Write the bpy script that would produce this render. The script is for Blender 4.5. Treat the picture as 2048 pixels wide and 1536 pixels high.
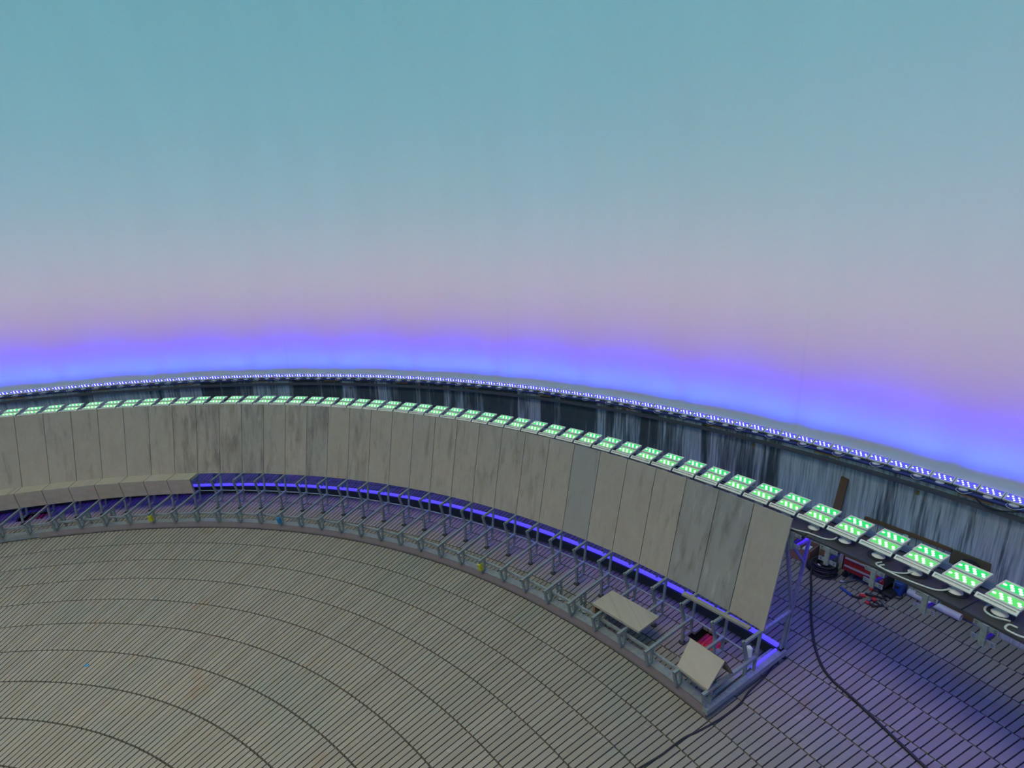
import bpy, math, random
from mathutils import Vector, Matrix

# ------------------------------------------------------------------ scene, camera, light, exposure
S = bpy.context.scene
for o in list(bpy.data.objects):
    bpy.data.objects.remove(o)
COL = S.collection
random.seed(7)
PI = math.pi
U = 0.4                      # one ring of floor boards is 0.4 m wide; all lengths below are in rings

H_CAM, Y_CAM, PITCH, ROLL, YAW, F_PX = 9.8148, 11.9448, 0.2636, -0.0207, 1.4542, 1094.8868
cam = bpy.data.cameras.new('camera')
cam.sensor_fit = 'HORIZONTAL'; cam.sensor_width = 36.0
cam.lens = F_PX / 2048 * 36.0
cam.clip_start = 0.05; cam.clip_end = 200
cam_ob = bpy.data.objects.new('camera', cam); COL.objects.link(cam_ob)
cy_, sy_ = math.cos(YAW), math.sin(YAW)
fwd = Vector((-sy_ * math.cos(PITCH), cy_ * math.cos(PITCH), -math.sin(PITCH)))
rt0 = Vector((cy_, sy_, 0)); up0 = rt0.cross(fwd)
rt = rt0 * math.cos(ROLL) + up0 * math.sin(ROLL)
up = -rt0 * math.sin(ROLL) + up0 * math.cos(ROLL)
M = Matrix((rt, up, -fwd)).transposed().to_4x4()
M.translation = Vector((0, Y_CAM, H_CAM)) * U
cam_ob.matrix_world = M
S.camera = cam_ob

S.view_settings.view_transform = 'Standard'
S.view_settings.look = 'None'
S.view_settings.gamma = 1.0
S.view_settings.use_curve_mapping = False
S.view_settings.exposure = 0.0

world = bpy.data.worlds.new('world'); S.world = world
world.use_nodes = True
world.node_tree.nodes['Background'].inputs[0].default_value = (0.0, 0.0, 0.0, 1)
S.cycles.use_light_tree = False
S.cycles.max_bounces = 4
S.cycles.diffuse_bounces = 2
S.cycles.glossy_bounces = 2
S.cycles.sample_clamp_indirect = 4.0

# the two rings of floodlights run right round the hall; their light is laid out per group of lamps
P_GREEN, C_GREEN = 18.6, (0.15, 0.885, 1.0)
P_AMBER, C_AMBER = 5.0, (1.0, 0.0, 0.03)
P_BLUE, C_BLUE = 14.8, (0.006, 0.03, 1.0)
P_VIOLET, C_VIOLET = 7.6, (0.06, 0.0, 1.0)
P_SPILL = 0.45
GROUPS = 42


def ring_light(name, n, r, z, tilt, length, width, power, color, spread, phase=0.0):
    """area lamps on a ring, shining up and leaning outwards by tilt degrees from the zenith"""
    d = bpy.data.lights.new(name, 'AREA')
    d.shape = 'RECTANGLE'; d.size = length * U; d.size_y = width * U
    d.energy = power; d.color = color; d.spread = math.radians(spread)
    for i in range(n):
        a = 2 * PI * (i + phase) / n
        o = bpy.data.objects.new(name, d); COL.objects.link(o)
        o.visible_camera = False
        t = math.radians(tilt)
        zdir = Vector((math.cos(a) * math.sin(t), math.sin(a) * math.sin(t), math.cos(t)))
        xdir = Vector((-math.sin(a), math.cos(a), 0))
        m = Matrix((xdir, (-zdir).cross(xdir), -zdir)).transposed().to_4x4()
        m.translation = Vector((r * math.cos(a), r * math.sin(a), z)) * U
        o.matrix_world = m


ring_light('green_flood_light', GROUPS, 22.45, 3.95, -9, 3.1, 0.5, P_GREEN, C_GREEN, 176)
ring_light('amber_flood_light', GROUPS, 22.15, 3.93, 52, 3.1, 0.25, P_AMBER, C_AMBER, 93)
ring_light('green_spill_light', GROUPS // 2, 22.75, 3.72, 120, 6.2, 0.1, P_SPILL, (0.0, 1.0, 0.22), 52)
ring_light('blue_flood_light', GROUPS, 27.45, 3.58, 45, 3.9, 0.25, P_BLUE, C_BLUE, 90)
ring_light('violet_strip_light', GROUPS, 22.35, 3.41, 180, 3.2, 0.1, P_VIOLET, C_VIOLET, 170)

# unseen neutral fill spots, added under the crown to brighten deck and panels
DOWN = bpy.data.lights.new('added_fill_spot', 'SPOT')
DOWN.energy = 1370.0; DOWN.color = (1.0, 0.88, 0.71); DOWN.spot_size = math.radians(82); DOWN.spot_blend = 0.4; DOWN.shadow_soft_size = 7 * U
for i in range(6):
    o = bpy.data.objects.new('added_fill_spot', DOWN); COL.objects.link(o)
    o.location = Vector((7.5 * math.cos(i * PI / 3), 7.5 * math.sin(i * PI / 3), 33.5)) * U; o.visible_camera = False

# ------------------------------------------------------------------ helpers
def polar(r, az, z=0.0):
    a = math.radians(az)
    return Vector((r * math.cos(a), r * math.sin(a), z))


class MB:
    def __init__(self):
        self.v = []; self.f = []

    def quad(self, a, b, c, d):
        n = len(self.v); self.v += [Vector(a), Vector(b), Vector(c), Vector(d)]; self.f.append((n, n + 1, n + 2, n + 3))

    def hexa(self, p):
        """8 points: 0-3 one end (loop), 4-7 the other end (same order)"""
        n = len(self.v); self.v += [Vector(q) for q in p]
        for f in ((3, 2, 1, 0), (4, 5, 6, 7), (0, 1, 5, 4), (1, 2, 6, 5), (2, 3, 7, 6), (3, 0, 4, 7)):
            self.f.append(tuple(n + i for i in f))

    def box(self, x0, x1, y0, y1, z0, z1):
        self.hexa([(x0, y0, z0), (x1, y0, z0), (x1, y1, z0), (x0, y1, z0), (x0, y0, z1), (x1, y0, z1), (x1, y1, z1), (x0, y1, z1)])

    def frame_at(self, p0, p1):
        d = (p1 - p0).normalized()
        s = d.cross(Vector((0, 0, 1)))
        if s.length < 1e-3:
            s = Vector((0, 1, 0))
        s.normalize(); t = s.cross(d).normalized()
        return s, t

    def bar(self, p0, p1, w=0.06, h=None, hollow=False):
        """square tube; hollow ends are recessed"""
        p0, p1 = Vector(p0), Vector(p1); h = h or w
        s, t = self.frame_at(p0, p1)
        c = [(-1, -1), (1, -1), (1, 1), (-1, 1)]
        ring = lambda p, k: [p + s * (a * w / 2 * k) + t * (b * h / 2 * k) for a, b in c]
        if not hollow:
            self.hexa(ring(p0, 1) + ring(p1, 1)); return
        n = len(self.v); d = (p1 - p0).normalized() * min(0.12, (p1 - p0).length * 0.3)
        self.v += ring(p0, 1) + ring(p1, 1) + ring(p0, .68) + ring(p1, .68) + ring(p0 + d, .68) + ring(p1 - d, .68)
        for i in range(4):
            j = (i + 1) % 4
            self.f += [(n + i, n + j, n + 4 + j, n + 4 + i), (n + j, n + i, n + 8 + i, n + 8 + j), (n + 4 + i, n + 4 + j, n + 12 + j, n + 12 + i),
                       (n + 8 + j, n + 8 + i, n + 16 + i, n + 16 + j), (n + 12 + i, n + 12 + j, n + 20 + j, n + 20 + i)]
        self.f += [(n + 16, n + 17, n + 18, n + 19), (n + 23, n + 22, n + 21, n + 20)]

    def path(self, pts, w=0.06, hollow=False):
        for a, b in zip(pts[:-1], pts[1:]):
            self.bar(a, b, w, hollow=hollow)

    def lathe(self, c, prof, seg=16):
        """profile [(radius, z)] turned about the vertical through c"""
        c = Vector(c); n = len(self.v)
        for r, z in prof:
            for k in range(seg):
                a = 2 * PI * k / seg
                self.v.append(c + Vector((r * math.cos(a), r * math.sin(a), z)))
        m = len(prof)
        for i in range(m - 1):
            for k in range(seg):
                k2 = (k + 1) % seg
                self.f.append((n + i * seg + k, n + i * seg + k2, n + (i + 1) * seg + k2, n + (i + 1) * seg + k))
        self.f.append(tuple(n + k for k in reversed(range(seg))))
        self.f.append(tuple(n + (m - 1) * seg + k for k in range(seg)))

    def tube(self, pts, rad=0.03, seg=8, smooth=6):
        """round cable through points (Catmull-Rom)"""
        P = [Vector(p) for p in pts]
        if smooth > 1 and len(P) > 2:
            Q = []
            E = [P[0] * 2 - P[1]] + P + [P[-1] * 2 - P[-2]]
            for i in range(1, len(E) - 2):
                for k in range(smooth):
                    t = k / smooth
                    a, b, c, d = E[i - 1], E[i], E[i + 1], E[i + 2]
                    Q.append(0.5 * ((2 * b) + (c - a) * t + (2 * a - 5 * b + 4 * c - d) * t * t + (3 * b - a - 3 * c + d) * t ** 3))
            Q.append(P[-1]); P = Q
        n = len(self.v); s = None
        for i, p in enumerate(P):
            d = (P[min(i + 1, len(P) - 1)] - P[max(i - 1, 0)]).normalized()
            if s is None:
                s = d.cross(Vector((0, 0, 1)))
                if s.length < 1e-3: s = Vector((1, 0, 0))
            s = (s - d * s.dot(d)).normalized(); t = d.cross(s)
            for k in range(seg):
                a = 2 * PI * k / seg
                self.v.append(p + s * (rad * math.cos(a)) + t * (rad * math.sin(a)))
        for i in range(len(P) - 1):
            for k in range(seg):
                k2 = (k + 1) % seg
                self.f.append((n + i * seg + k, n + i * seg + k2, n + (i + 1) * seg + k2, n + (i + 1) * seg + k))
        self.f.append(tuple(n + k for k in reversed(range(seg))))
        self.f.append(tuple(n + (len(P) - 1) * seg + k for k in range(seg)))

    def sweep(self, prof, a0, a1, step, close=True, caps=True):
        """closed profile [(r, z)] swept about the hall's axis from a0 to a1 degrees"""
        m = max(1, int(round(abs(a1 - a0) / step))); full = abs(a1 - a0) >= 359.99
        n = len(self.v); k = len(prof)
        cnt = m if full else m + 1
        for i in range(cnt):
            a = a0 + (a1 - a0) * i / m
            self.v += [polar(r, a, z) for r, z in prof]
        for i in range(m):
            i2 = (i + 1) % cnt if full else i + 1
            for j in range(k if close else k - 1):
                j2 = (j + 1) % k
                self.f.append((n + i * k + j, n + i2 * k + j, n + i2 * k + j2, n + i * k + j2))
        if not full and close and caps:
            self.f.append(tuple(n + j for j in range(k))); self.f.append(tuple(n + m * k + j for j in reversed(range(k))))

    def mesh(self, name, mat, smooth=False):
        me = bpy.data.meshes.new(name)
        me.from_pydata([tuple(c * U for c in v) for v in self.v], [], self.f)
        me.update()
        import bmesh
        bm = bmesh.new(); bm.from_mesh(me); bmesh.ops.recalc_face_normals(bm, faces=bm.faces); bm.to_mesh(me); bm.free()
        if smooth:
            me.shade_smooth()
        me.materials.append(mat)
        return me

    def build(self, name, mat, parent=None, smooth=False):
        return link(name, self.mesh(name, mat, smooth), parent)


def link(name, me, parent=None, loc=None, rz=0.0):
    o = bpy.data.objects.new(name, me); COL.objects.link(o)
    if parent is not None: o.parent = parent
    if loc is not None: o.location = Vector(loc) * U
    if rz: o.rotation_euler = (0, 0, rz)
    return o


def tag(o, label=None, cat=None, group=None, kind=None):
    if label: o['label'] = label
    if cat: o['category'] = cat
    if group: o['group'] = group
    if kind: o['kind'] = kind
    return o


def bevel(o, w=0.02, seg=1):
    m = o.modifiers.new('bevel', 'BEVEL'); m.width = w * U; m.segments = seg; m.limit_method = 'ANGLE'
    return o


ONES = ['', 'first', 'second', 'third', 'fourth', 'fifth', 'sixth', 'seventh', 'eighth', 'ninth', 'tenth', 'eleventh', 'twelfth', 'thirteenth',
        'fourteenth', 'fifteenth', 'sixteenth', 'seventeenth', 'eighteenth', 'nineteenth']
TENS = {2: ('twenty', 'twentieth'), 3: ('thirty', 'thirtieth'), 4: ('forty', 'fortieth'), 5: ('fifty', 'fiftieth'), 6: ('sixty', 'sixtieth'),
        7: ('seventy', 'seventieth'), 8: ('eighty', 'eightieth'), 9: ('ninety', 'ninetieth')}


def ordinal(n):
    if n < 20: return ONES[n]
    t, o = divmod(n, 10)
    return TENS[t][1] if o == 0 else TENS[t][0] + '-' + ONES[o]


# ------------------------------------------------------------------ materials
class NT:
    def __init__(self, name):
        self.m = bpy.data.materials.new(name); self.m.use_nodes = True
        self.t = self.m.node_tree; self.b = self.t.nodes['Principled BSDF']

    def n(self, typ, **kw):
        nd = self.t.nodes.new(typ)
        for k, v in kw.items():
            if k.startswith('i_'):
                k2 = k[2:]; k2 = int(k2) if k2.isdigit() else k2
                nd.inputs[k2].default_value = v
            else:
                setattr(nd, k, v)
        return nd

    def l(self, a, b):
        self.t.links.new(a, b); return self

    def math(self, op, a, b=None, c=None):
        nd = self.n('ShaderNodeMath', operation=op)
        for i, x in enumerate((a, b, c)):
            if x is None: continue
            if isinstance(x, (int, float)): nd.inputs[i].default_value = x
            else: self.l(x, nd.inputs[i])
        return nd.outputs[0]

    def mix(self, fac, a, b, mode='MIX'):
        nd = self.n('ShaderNodeMix', data_type='RGBA', blend_type=mode)
        for i, x in ((0, fac), (6, a), (7, b)):
            if isinstance(x, (int, float)): nd.inputs[i].default_value = x
            elif isinstance(x, tuple): nd.inputs[i].default_value = x if len(x) == 4 else (*x, 1)
            else: self.l(x, nd.inputs[i])
        return nd.outputs[2]

    def ramp(self, fac, stops, interp='LINEAR'):
        nd = self.n('ShaderNodeValToRGB'); nd.color_ramp.interpolation = interp
        e = nd.color_ramp.elements
        while len(e) < len(stops): e.new(0.5)
        for el, (p, c) in zip(e, stops):
            el.position = p; el.color = (c, c, c, 1) if isinstance(c, (int, float)) else (*c, 1)
        self.l(fac, nd.inputs[0]); return nd.outputs[0]

    def noise(self, vec, scale, detail=4, rough=0.55, dist=0.0, dim='3D'):
        nd = self.n('ShaderNodeTexNoise', noise_dimensions=dim)
        nd.inputs['Scale'].default_value = scale; nd.inputs['Detail'].default_value = detail
        nd.inputs['Roughness'].default_value = rough; nd.inputs['Distortion'].default_value = dist
        if vec is not None: self.l(vec, nd.inputs['Vector'])
        return nd.outputs[0]

    def vec(self, x, y, z):
        nd = self.n('ShaderNodeCombineXYZ')
        for i, q in enumerate((x, y, z)):
            if isinstance(q, (int, float)): nd.inputs[i].default_value = q
            else: self.l(q, nd.inputs[i])
        return nd.outputs[0]

    def polar_pos(self):
        """(radius, angle in degrees, height) of the shaded point in ring units"""
        g = self.n('ShaderNodeNewGeometry'); s = self.n('ShaderNodeSeparateXYZ'); self.l(g.outputs['Position'], s.inputs[0])
        x = self.math('DIVIDE', s.outputs[0], U); y = self.math('DIVIDE', s.outputs[1], U); z = self.math('DIVIDE', s.outputs[2], U)
        r = self.math('SQRT', self.math('ADD', self.math('MULTIPLY', x, x), self.math('MULTIPLY', y, y)))
        a = self.math('MULTIPLY', self.math('ARCTAN2', y, x), 180 / PI)
        return r, a, z, x, y

    def base(self, c, rough=0.6, metal=0.0):
        i = self.b.inputs
        if isinstance(c, tuple): i['Base Color'].default_value = (*c, 1) if len(c) == 3 else c
        else: self.l(c, i['Base Color'])
        if isinstance(rough, (int, float)): i['Roughness'].default_value = rough
        else: self.l(rough, i['Roughness'])
        i['Metallic'].default_value = metal
        return self

    def bump(self, h, strength=0.3, dist=0.01):
        nd = self.n('ShaderNodeBump'); nd.inputs['Strength'].default_value = strength; nd.inputs['Distance'].default_value = dist
        self.l(h, nd.inputs['Height']); self.l(nd.outputs[0], self.b.inputs['Normal']); return self


def plain(name, c, rough=0.55, metal=0.0, spot=0.12, scale=18):
    """a plain coat with faint mottling"""
    k = NT(name); tc = k.n('ShaderNodeTexCoord')
    f = k.noise(tc.outputs['Object'], scale, 3)
    v = k.ramp(f, [(0.25, 1 - spot), (0.75, 1 + spot)])
    k.base(k.mix(1.0, (*c, 1), v, 'MULTIPLY'), rough, metal)
    return k.m


def glow(name, c, strength):
    k = NT(name); k.base((0.02, 0.02, 0.02), 0.4)
    k.b.inputs['Emission Color'].default_value = (*c, 1); k.b.inputs['Emission Strength'].default_value = strength
    k.m.cycles.emission_sampling = 'NONE'
    return k.m


def make_wood():
    k = NT('weathered_decking'); r, a, z, x, y = k.polar_pos()
    at = k.n('ShaderNodeAttribute', attribute_name='tone'); oi = k.n('ShaderNodeObjectInfo')
    tone = k.math('FRACT', k.math('ADD', at.outputs['Fac'], oi.outputs['Random']))
    arc = k.math('MULTIPLY', k.math('MULTIPLY', a, PI / 180), r)
    pv = k.vec(k.math('MULTIPLY', r, 0.8), k.math('MULTIPLY', arc, 16), k.math('MULTIPLY', tone, 30))
    grain = k.noise(pv, 1.0, 5, 0.6)
    xy = k.vec(x, y, 0)
    big = k.noise(xy, 0.42, 5, 0.6, 0.4); mid = k.noise(xy, 2.3, 4, 0.6)
    c = k.ramp(tone, [(0.0, (0.245, 0.218, 0.178)), (0.35, (0.262, 0.236, 0.195)), (0.7, (0.275, 0.25, 0.207)), (1.0, (0.292, 0.264, 0.22))])
    c = k.mix(k.ramp(grain, [(0.35, 0.22), (0.65, 0.0)]), c, (0.19, 0.165, 0.13))
    c = k.mix(k.ramp(big, [(0.50, 0.0), (0.66, 0.6)]), c, (0.205, 0.222, 0.185))
    c = k.mix(k.ramp(mid, [(0.57, 0.0), (0.75, 0.22)]), c, (0.36, 0.33, 0.28))
    c = k.mix(k.ramp(k.noise(xy, 0.75, 4, 0.6), [(0.64, 0.0), (0.74, 0.5)]), c, (0.24, 0.15, 0.085))
    # pale worn patches, some boards in short blocks
    blk = k.noise(k.vec(k.math('MULTIPLY', k.math('FLOOR', k.math('MULTIPLY', r, 6)), 0.37), k.math('MULTIPLY', arc, 2.2), k.math('MULTIPLY', tone, 9)), 1.0, 2)
    c = k.mix(k.ramp(blk, [(0.66, 0.0), (0.72, 0.25)]), c, (0.40, 0.37, 0.315))
    c = k.mix(1.0, c, (0.87, 0.90, 0.925), 'MULTIPLY')
    k.base(c, 0.8); k.b.inputs['Specular IOR Level'].default_value = 0.25
    return k.m


def make_panel(name, edge=False):
    """cast concrete board, each with its own stains (object properties stain and tint)"""
    k = NT(name); tc = k.n('ShaderNodeTexCoord'); oi = k.n('ShaderNodeObjectInfo')
    st = k.n('ShaderNodeAttribute', attribute_name='stain', attribute_type='OBJECT')
    ti = k.n('ShaderNodeAttribute', attribute_name='tint', attribute_type='OBJECT')
    s = k.n('ShaderNodeSeparateXYZ'); k.l(tc.outputs['Object'], s.inputs[0])
    off = k.math('MULTIPLY', oi.outputs['Random'], 57.0)
    v1 = k.vec(k.math('ADD', k.math('MULTIPLY', s.outputs[1], 10), off), k.math('MULTIPLY', s.outputs[2], 1.9), off)
    v2 = k.vec(k.math('ADD', k.math('MULTIPLY', s.outputs[1], 7), off), k.math('MULTIPLY', s.outputs[2], 3.2), off)
    v3 = k.vec(k.math('ADD', k.math('MULTIPLY', s.outputs[1], 22), off), k.math('MULTIPLY', s.outputs[2], 16), off)
    streak = k.noise(v1, 1.0, 5, 0.6, 0.3); cloud = k.noise(v2, 1.0, 6, 0.65, 0.5); fine = k.noise(v3, 1.0, 5, 0.65)
    c = k.mix(k.ramp(cloud, [(0.3, 0.0), (0.7, 1.0)]), (0.335, 0.295, 0.235), (0.385, 0.345, 0.28))
    c = k.mix(k.ramp(fine, [(0.45, 0.0), (0.75, 0.3)]), c, (0.45, 0.41, 0.34))
    c = k.mix(ti.outputs['Fac'], c, (0.235, 0.26, 0.262))
    thr = k.math('ADD', streak, k.math('MULTIPLY', st.outputs['Fac'], 0.26))
    dark = k.math('MULTIPLY', k.ramp(thr, [(0.60, 0.0), (0.80, 0.75)]), k.ramp(cloud, [(0.36, 0.3), (0.56, 1.0)]))
    c = k.mix(dark, c, (0.15, 0.132, 0.108))
    pale = k.math('MULTIPLY', k.ramp(k.noise(v1, 1.7, 3), [(0.60, 0.0), (0.72, 0.45)]), k.math('ADD', 0.25, st.outputs['Fac']))
    c = k.mix(pale, c, (0.45, 0.44, 0.40))
    k.base(c, 0.82); k.b.inputs['Specular IOR Level'].default_value = 0.25
    return k.m


def make_steel():
    k = NT('galvanised_steel'); tc = k.n('ShaderNodeTexCoord')
    f = k.noise(tc.outputs['Object'], 30, 3)
    k.base(k.ramp(f, [(0.3, (0.24, 0.285, 0.30)), (0.7, (0.34, 0.39, 0.41))]), 0.42, 0.45)
    return k.m


def make_wall():
    """old concrete with lime run down it"""
    k = NT('stained_concrete'); r, a, z, x, y = k.polar_pos()
    arc = k.math('MULTIPLY', a, PI / 180 * 27)
    wob = k.math('ADD', arc, k.math('MULTIPLY', k.noise(k.vec(k.math('MULTIPLY', arc, 0.8), k.math('MULTIPLY', z, 1.2), 0), 1.0, 2), 0.05))
    v1 = k.vec(k.math('MULTIPLY', wob, 2.6), k.math('MULTIPLY', z, 0.16), 3.0)
    v2 = k.vec(k.math('MULTIPLY', wob, 0.55), k.math('MULTIPLY', z, 0.10), 11.0)
    v3 = k.vec(k.math('MULTIPLY', wob, 13), k.math('MULTIPLY', z, 0.45), 5.0)
    n1 = k.noise(v1, 1.0, 4, 0.6); n2 = k.noise(v2, 1.0, 3, 0.5); n3 = k.noise(v3, 1.0, 4, 0.7)
    f = k.math('ADD', k.math('MULTIPLY', n1, 0.75), k.math('ADD', k.math('MULTIPLY', n2, 0.75), k.math('MULTIPLY', n3, 0.26)))
    more = k.ramp(k.math('DIVIDE', a, 360), [(0.315, 0.17), (0.335, 0.06), (0.37, 0.0)])
    f = k.math('ADD', f, more)
    lime = k.ramp(f, [(0.86, 0.0), (0.95, 0.45), (1.0, 1.0)])
    speck = k.ramp(n3, [(0.60, 0.0), (0.70, 0.5)])
    lime = k.math('MAXIMUM', lime, k.math('MULTIPLY', speck, 0.55))
    blot = k.noise(k.vec(k.math('MULTIPLY', arc, 1.4), k.math('MULTIPLY', z, 1.4), 0), 1.0, 4)
    c = k.mix(blot, (0.05, 0.053, 0.052), (0.12, 0.122, 0.12))
    lc = k.mix(k.ramp(n3, [(0.35, 0.0), (0.6, 1.0)]), (0.27, 0.28, 0.29), (0.60, 0.60, 0.60))
    c = k.mix(lime, c, lc)
    k.base(c, 0.85); k.b.inputs['Specular IOR Level'].default_value = 0.2
    return k.m


def make_dome():
    k = NT('white_screen'); r, a, z, x, y = k.polar_pos()
    arc = k.math('MULTIPLY', a, PI / 180 * 28)
    f = k.noise(k.vec(k.math('MULTIPLY', arc, 0.5), k.math('MULTIPLY', z, 0.10), 0), 1.0, 3)
    c = k.ramp(f, [(0.3, (0.77, 0.77, 0.77)), (0.7, (0.80, 0.80, 0.80))])
    for az, top in ((148.8, 8.5), (124.4, 9.0), (172.0, 7.5)):      # faint soiled sheet joints low on the screen
        d = k.math('ABSOLUTE', k.math('SUBTRACT', a, az))
        g = k.math('MULTIPLY', k.ramp(d, [(0.03, 1.0), (0.16, 0.0)]), k.ramp(k.math('DIVIDE', z, top), [(0.55, 1.0), (1.0, 0.0)]))
        c = k.mix(k.math('MULTIPLY', g, 0.35), c, (0.70, 0.70, 0.70))
    k.base(c, 0.95)
    k.b.inputs['Specular IOR Level'].default_value = 0.0
    return k.m


WOOD = make_wood()
PANEL = make_panel('cast_concrete_board')
STEEL = make_steel()
WALL = make_wall()
SCREEN = make_dome()
SUB = plain('dark_subfloor', (0.03, 0.028, 0.025), 0.9)
KERB = plain('mauve_brown_skirting', (0.15, 0.125, 0.12), 0.5, 0.0, 0.06)
RUBBER = plain('black_rubber', (0.012, 0.012, 0.013), 0.6)
BOARD = plain('black_film_plywood', (0.045, 0.042, 0.045), 0.5, 0.0, 0.25, 8)
NAVY = plain('navy_board', (0.03, 0.045, 0.10), 0.6)
GREYBLUE = plain('slate_blue_board', (0.10, 0.145, 0.22), 0.7)
WHITE = plain('white_enamel', (0.80, 0.79, 0.74), 0.35, 0.0, 0.05)
CABLEW = plain('white_cable', (0.62, 0.62, 0.56), 0.5, 0.0, 0.03)
GRN = glow('green_led_face', (0.0, 0.72, 0.13), 1.0)
GRN2 = glow('warm_green_led_face', (0.10, 0.74, 0.13), 1.0)
GDOT = glow('green_led_core', (0.62, 1.0, 0.72), 1.5)
BLU = glow('blue_led_face', (0.10, 0.11, 0.85), 0.9)
BDOT = glow('blue_led_core', (0.75, 0.80, 1.0), 2.2)
VIOLET_GLOW = glow('violet_glow', (0.075, 0.055, 1.0), 1.4)  # shared by the shelf's light strip and the glow on the bench channel
TAN = plain('tan_board_edge', (0.20, 0.135, 0.075), 0.8)
OCHRE = plain('pine_batten', (0.32, 0.17, 0.045), 0.7)
PALEWOOD = plain('pale_painted_boards', (0.42, 0.42, 0.36), 0.8)
BROWN = plain('brown_timber', (0.16, 0.075, 0.03), 0.75)
RED = plain('red_enamel', (0.33, 0.012, 0.012), 0.35)
REDP = plain('red_plastic', (0.55, 0.02, 0.02), 0.4)
BLUEP = plain('blue_plastic', (0.012, 0.06, 0.26), 0.45)
CHROME = plain('brushed_trim', (0.6, 0.6, 0.62), 0.35, 0.7)
YELLOW = plain('yellow_tape', (0.55, 0.55, 0.02), 0.6)
CYAN = plain('blue_tape', (0.02, 0.25, 0.6), 0.6)
CARD = plain('brown_cardboard', (0.22, 0.115, 0.07), 0.85)
PAPER = plain('white_paper', (0.65, 0.65, 0.66), 0.8)

# ------------------------------------------------------------------ the setting
AZ0, STEP = 190.6053, 360 / 152


def J(i):
    return AZ0 - STEP * i


def project(P):
    d = P - Vector((0, Y_CAM, H_CAM)); zc = d.dot(fwd)
    if zc < 0.3: return None
    return 1024 + F_PX * d.dot(rt) / zc, 768 - F_PX * d.dot(up) / zc


m = MB(); m.sweep([(0.05, -0.36), (27.3, -0.36), (27.3, -0.46), (0.05, -0.46)], 0, 360, 5)
floor = tag(m.build('floor', SUB), 'grey weathered deck of radial boards laid in rings', kind='structure')

GAP = 0.025
HOLES = [(120.2, 122.1, 20.76, 21.36), (189.3, 191.9, 20.74, 21.42)]
boards = []
for n in range(3, 27):
    pitch = 0.1302 + (n + 0.5 - 11) * 0.00118
    cnt = int(round(2 * PI * (n + 0.5) / pitch))
    ph = random.random()
    for j in range(cnt):
        az = 360 * (j + ph) / cnt
        r0, r1 = n + 0.018, n + 0.982
        for h0, h1, hr0, hr1 in HOLES:
            if h0 < az < h1:
                if n == 20: r1 = hr0
                if n == 21: r0 = hr1
        boards.append((n, az, 180.0 / cnt, r0, r1))


def board_pts(n, half, r0, r1, az=0.0, dz=0.0):
    out = []
    for r, s in ((r0, -1), (r1, -1), (r1, 1), (r0, 1)):
        h = half - math.degrees(GAP / 2 / r)
        out.append(polar(r, az + s * h, dz))
    return out


scored = []
for k, b in enumerate(boards):
    n, az, half, r0, r1 = b
    if not (100 < az < 200): continue
    q = [project(p) for p in board_pts(n, half, r0, r1, az)]
    if any(p is None for p in q): continue
    cx = sum(p[0] for p in q) / 4; cy = sum(p[1] for p in q) / 4
    if not (0 < cx < 2048 and 0 < cy < 1536): continue
    if 19.0 < n + 0.5 < 22.2 and az > 117: continue
    A = abs(sum(q[i][0] * q[(i + 1) % 4][1] - q[(i + 1) % 4][0] * q[i][1] for i in range(4))) / 2
    scored.append((A, k))
scored.sort(reverse=True)
near = set(k for _, k in scored[:300])
ring_mesh = {}
V = []; F = []; T = []
for k, (n, az, half, r0, r1) in enumerate(boards):
    dz = random.uniform(-0.006, 0.0)
    if k in near:
        if n not in ring_mesh:
            mb = MB(); top = board_pts(n, half, n + 0.018, n + 0.982)
            mb.hexa([p + Vector((0, 0, -0.07)) for p in top] + top)
            ring_mesh[n] = mb.mesh('plank', WOOD)
        link('plank', ring_mesh[n], floor, (0, 0, dz), math.radians(az))
        continue
    top = board_pts(n, half, r0, r1, az, dz); bot = [p + Vector((0, 0, -0.07)) for p in top]
    i = len(V); V += [tuple(c * U for c in p) for p in bot + top]
    F += [(i + 4, i + 5, i + 6, i + 7), (i, i + 1, i + 5, i + 4), (i + 1, i + 2, i + 6, i + 5), (i + 2, i + 3, i + 7, i + 6), (i + 3, i, i + 4, i + 7)]
    T += [random.random()] * 5
me = bpy.data.meshes.new('planks'); me.from_pydata(V, [], F); me.update()
att = me.attributes.new('tone', 'FLOAT', 'FACE'); att.data.foreach_set('value', T)
me.materials.append(WOOD)
tag(link('planks', me, floor), kind='stuff')

# concrete drum wall, rail, lamp ledge, white screen dome
m = MB(); m.sweep([(27.15, -0.46), (27.15, 3.27), (27.6, 3.27), (27.6, -0.46)], 0, 360, 1.5)
tag(m.build('wall_drum', WALL), 'dark concrete drum wall streaked with white lime', kind='structure')
m = MB(); m.sweep([(27.02, 3.07), (27.02, 3.17), (27.15, 3.17), (27.15, 3.07)], 0, 360, 1.5)
tag(m.build('trim_1', plain('grey_rail', (0.13, 0.125, 0.125), 0.5, 0.3)), 'grey steel rail bolted along the top of the concrete wall', kind='structure')
m = MB(); m.sweep([(27.16, 3.27), (27.08, 3.30), (27.08, 3.35), (27.70, 3.35), (27.70, 3.27)], 0, 360, 1.5)
ledge = tag(m.build('trim_2', NAVY), 'dark blue ledge boards carrying the blue lamps', kind='structure')
for a in (195.98, 189.05, 181.4, 174.07, 166.66, 159.15, 151.61, 144.18, 136.39, 129.05, 121.48, 113.84):
    mb = MB(); mb.sweep([(27.09, 3.245), (27.09, 3.285), (27.15, 3.285), (27.15, 3.245)], a - 0.75, a + 0.75, 0.5)
    mb.build('batten', OCHRE, ledge)
prof = [(27.62, 3.26), (27.70, 3.34), (28.0, 3.36), (28.13, 3.42), (28.2, 3.55), (28.2, 6.0), (28.2, 9.0)]
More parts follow.
